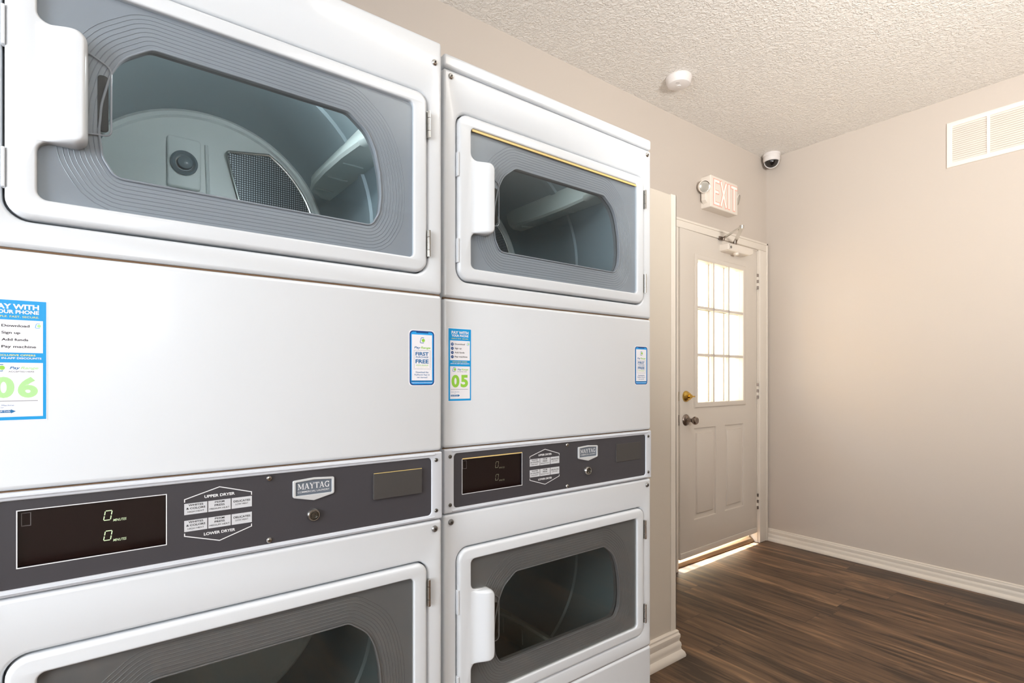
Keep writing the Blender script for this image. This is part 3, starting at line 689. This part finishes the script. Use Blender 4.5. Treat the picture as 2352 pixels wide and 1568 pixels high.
def make_dryer(loc, rz, cap, lit, label, num, nums, glint_strip):
    root = empty('stacked_dryer', (loc[0], loc[1], 0), rz); tag(root, label, 'dryer', 'stacked commercial dryers')
    X = .3435
    # shell
    c = MB(ENAMEL, RUBBER); c.box(-X+.001, -X+.009, .016, .70, 0.01, 1.826); c.box(X-.009, X-.001, .016, .70, 0.01, 1.826); c.box(-X+.009, X-.009, .016, .70, 1.816, 1.826); c.box(-X+.009, X-.009, .69, .70, .01, 1.816)
    c.box(-X+.009, X-.009, .024, .40, .9, 1.27, RUBBER)
    for dz in (0, -.9405):
        c.prism(rect(-X+.009, X-.009, 1.315+dz, 1.79+dz), .0185, .028, BULK, holes=[shift(grow(HOLE, .004), dz)])
    c.box(-X+.009, X-.009, .0185, .03, .01, .375, RUBBER)
    c.build('cabinet', root, smooth=False)
    # front panels
    ztop = 1.7975 if cap else 1.829
    f = MB(ENAMEL); f.prism(rect(-X, X, 1.3128, ztop, .006), 0, .017, holes=[grow(DOOR, .0028)], r=.006, hr=.006); up = f.build('upper_front_panel', root, angle=40)
    if cap:
        f = MB(ENAMEL); f.prism(rect(-X, X, 1.7995, 1.829, .007), -.001, .20, r=.005); f.build('top_cap', root, angle=40)
    f = MB(ENAMEL); f.prism(rect(-X, X, .9925, 1.3098, .007), 0, .017, r=.006); f.build('middle_panel', root, angle=40)
    f = MB(ENAMEL); f.prism(rect(-X, X, .3690, .8512, .006), 0, .017, holes=[shift(grow(DOOR, .0028), -.9405)], r=.006, hr=.006); lo = f.build('lower_front_panel', root, angle=40)
    f = MB(ENAMEL); f.prism(rect(-X, X, .02, .3665, .006), 0, .017, r=.006); f.build('toe_panel', root, angle=40)
    f = MB(mat('seam_brown', srgb(120, 92, 66), .8)); 
    for z_ in (1.3113, .9908, .3678):
        f = MB(MATS['seam_brown']); f.box(-X+.002, X-.002, .006, .012, z_-.0012, z_+.0012); f.build('seam_filler', root, smooth=False)  # recessed brown strips fill the panel seams
    for sx in (-1, 1):
        screw('screw', up, sx*.3265, 1.7831 if cap else 1.7831, .0005, .0062, CHROME); screw('screw', lo, sx*.3265, .8343, .0005, .0066, STEEL)
    make_door(root, 0, glint_strip, DGLASS); make_door(root, -.9405, False, DGLASS2)
    make_drum(root, 0, math.radians(30 if not cap else 38), 1.6 if not cap else .35); make_drum(root, -.9405, math.radians(42 if not cap else 62))
    # control panel
    p = MB(PLAST); p.prism(rect(-X, X, .8535, .9902, .003), -.002, .017, holes=[rect(-.3195, .3188, .8632, .9793, .008)], r=.003, hr=.0022)
    for z_ in (.8585, .9855): p.tube([(-.325, -.0022, z_), (.325, -.0022, z_)], .0016)
    cp = p.build('control_panel', root, angle=40)
    p = MB(FASC); p.prism(rect(-.3195, .3188, .8632, .9793, .008), .0008, .014, holes=[rect(-.2978, -.1322, .8894, .9653)]); p.build('fascia', cp, smooth=False)
    rim = MB(WHITEINK); rim.stroke([(-.2978, .8894), (-.1322, .8894), (-.1322, .9653), (-.2978, .9653)], .0012, .0006, closed=True); (rim.stroke([(-.2975, .9661), (-.1325, .9661)], .0022, .0002, YELL) if cap else None); rim.build('display_rim', cp, smooth=False)  # the yellow line is a warm glint painted above the display
    d = MB(DISP, LED, LEDDIM); Lm = LED if lit else LEDDIM
    d.prism(rect(-.2978, -.1322, .8894, .9653), .0045, .012, DISP)
    for zb in (.9373, .9085):
        seg_zero(d, -.2062, zb, .0078, .0132, .0043, Lm); d.text('MINUTES', -.1963, -.1808, zb-.0030, zb+.0006, .0043, Lm, .01, .2)
    d.stroke([(-.2935, .9438), (-.2845, .9438), (-.2845, .9608), (-.2935, .9608)], .0010, .0043, mat('sensor_outline', srgb(90, 84, 84), .4), closed=True)
    tag(d.build('display', cp, smooth=False, recalc=False), 'dark display showing 0 minutes for both dryers')
    # printed cycle guide
    g = MB(WHITEINK, GREYINK, BLACKINK); Y = .0003
    g.stroke([(-.1088, .9495), (-.1088, .9540), (-.0612, .9680), (-.0147, .9540), (-.0147, .9492)], .0014, Y); g.stroke([(-.1088, .9020), (-.1088, .8978), (-.0612, .8828), (-.0147, .8978), (-.0147, .9018)], .0014, Y)
    g.text('UPPER DRYER', -.0822, -.0394, .9527, .9572, Y, WHITEINK, .03); g.text('LOWER DRYER', -.0830, -.0388, .8942, .8988, Y, WHITEINK, .03)
    for z0 in (.9302, .9042):
        for i, (a, c_) in enumerate(((-.1093, -.0783), (-.0770, -.0453), (-.0440, -.0142))):
            g.flat(rect(a, c_, z0, z0+.0172), Y, GREYINK)
            tx = [[('WHITES', .64, .0128, .0158), ('& COLORS', .82, .0078, .0109), ('HIGH HEAT', .70, .0030, .0054)], [('PERM', .42, .0128, .0158), ('PRESS', .45, .0078, .0109), ('MEDIUM HEAT', .88, .0030, .0054)], [('DELICATES', .82, .0098, .0130), ('LOW HEAT', .62, .0052, .0078)]][i]
            for s_, wf, h0, h1 in tx:
                m_ = (a+c_)/2; hw = (c_-a)*wf/2; g.text(s_, m_-hw, m_+hw, z0+h0, z0+h1, Y-.0002, BLACKINK, .015 if 'HEAT' not in s_ else 0)
    g.build('cycle_guide', cp, smooth=False, recalc=False)
    # badge
    q = MB(SILVER, BADGE, WHITEINK)
    out = rpoly([(.0497, .9345, .004), (.0856, .9262, .002), (.1211, .9345, .004), (.1211, .9640, .003), (.0856, .9664, 0), (.0497, .9640, .003)], 4)
    inn = rpoly([(.0545, .9372, .001), (.0856, .9372, 0), (.1165, .9372, .001), (.1165, .9605, .001), (.0856, .9628, 0), (.0545, .9605, .001)], 3)
    q.prism(out, -.0022, .001, SILVER, holes=[inn], r=.001, hr=.0006); q.flat(inn, -.0004, BADGE)
    serif(q, 'MAYTAG', .0580, .1130, .9475, .9575, -.0008, WHITEINK); q.text('COMMERCIAL LAUNDRY', .0580, .1128, .9415, .9445, -.0008, WHITEINK, .015)
    q.build('badge', cp, smooth=False, recalc=False)
    k = MB(CHROME, DARKST); k.lathe([(.0115, 0), (.0112, .003), (.0095, .0055), (.0078, .0055), (.0070, .003), (.0070, .0015)], (.0850, .0008, .9005), (0, -1, 0), CHROME, cap=False)
    k.lathe([(.0070, .002), (.0052, .0022), (.0050, .0045), (.0030, .0045), (.0028, .003), (0, .0032)], (.0850, .0008, .9005), (0, -1, 0), DARKST, cap=False); k.build('key_lock', cp)
    k = MB(COINB, YELL); k.prism(rect(.1946, .2956, .9118, .9608, .0006), -.0042 if not cap else -.001, .001, COINB, r=.0006); (k.box(.1950, .2952, -.0046, -.0028, .9606, .9614, YELL) if not cap else None); k.build('blank_plate', cp, smooth=False)  # yellow box paints a warm reflection along the plate's top edge
    for x_, z_ in ((.0124, .9729), (.0124, .8694)): screw('screw', cp, x_, z_, .0006, .0046, CHROME)
    for x_ in (-.3292, .3289):
        for z_ in (.9742, .8714): screw('screw', cp, x_, z_, -.0018, .0040, DARKST)
    n_ = number_sticker(root, *nums, num, not cap); n_['label'] = 'blue and white payment sticker with number '+num
    ph = phone_sticker(root, .2685, .3270, 1.1250, 1.2370) if not cap else phone_sticker(root, .2712, .3290, 1.1215, 1.2320); ph['label'] = 'phone shaped blue sticker offering a free first purchase'
    return root
A_LOC, A_ROT = (.1956, .9520), math.radians(.606)
B_LOC, B_ROT = (.9000, .9806), math.radians(.367)
make_dryer(A_LOC, A_ROT, False, True, 'white stacked double dryer with number 06 sticker, nearer the camera', '06', (-.3285, -.2685, 1.0855, 1.2430), False)
make_dryer(B_LOC, B_ROT, True, False, 'white stacked double dryer with number 05 sticker, next to the partition', '05', (-.3325, -.2755, 1.0922, 1.2468), True)
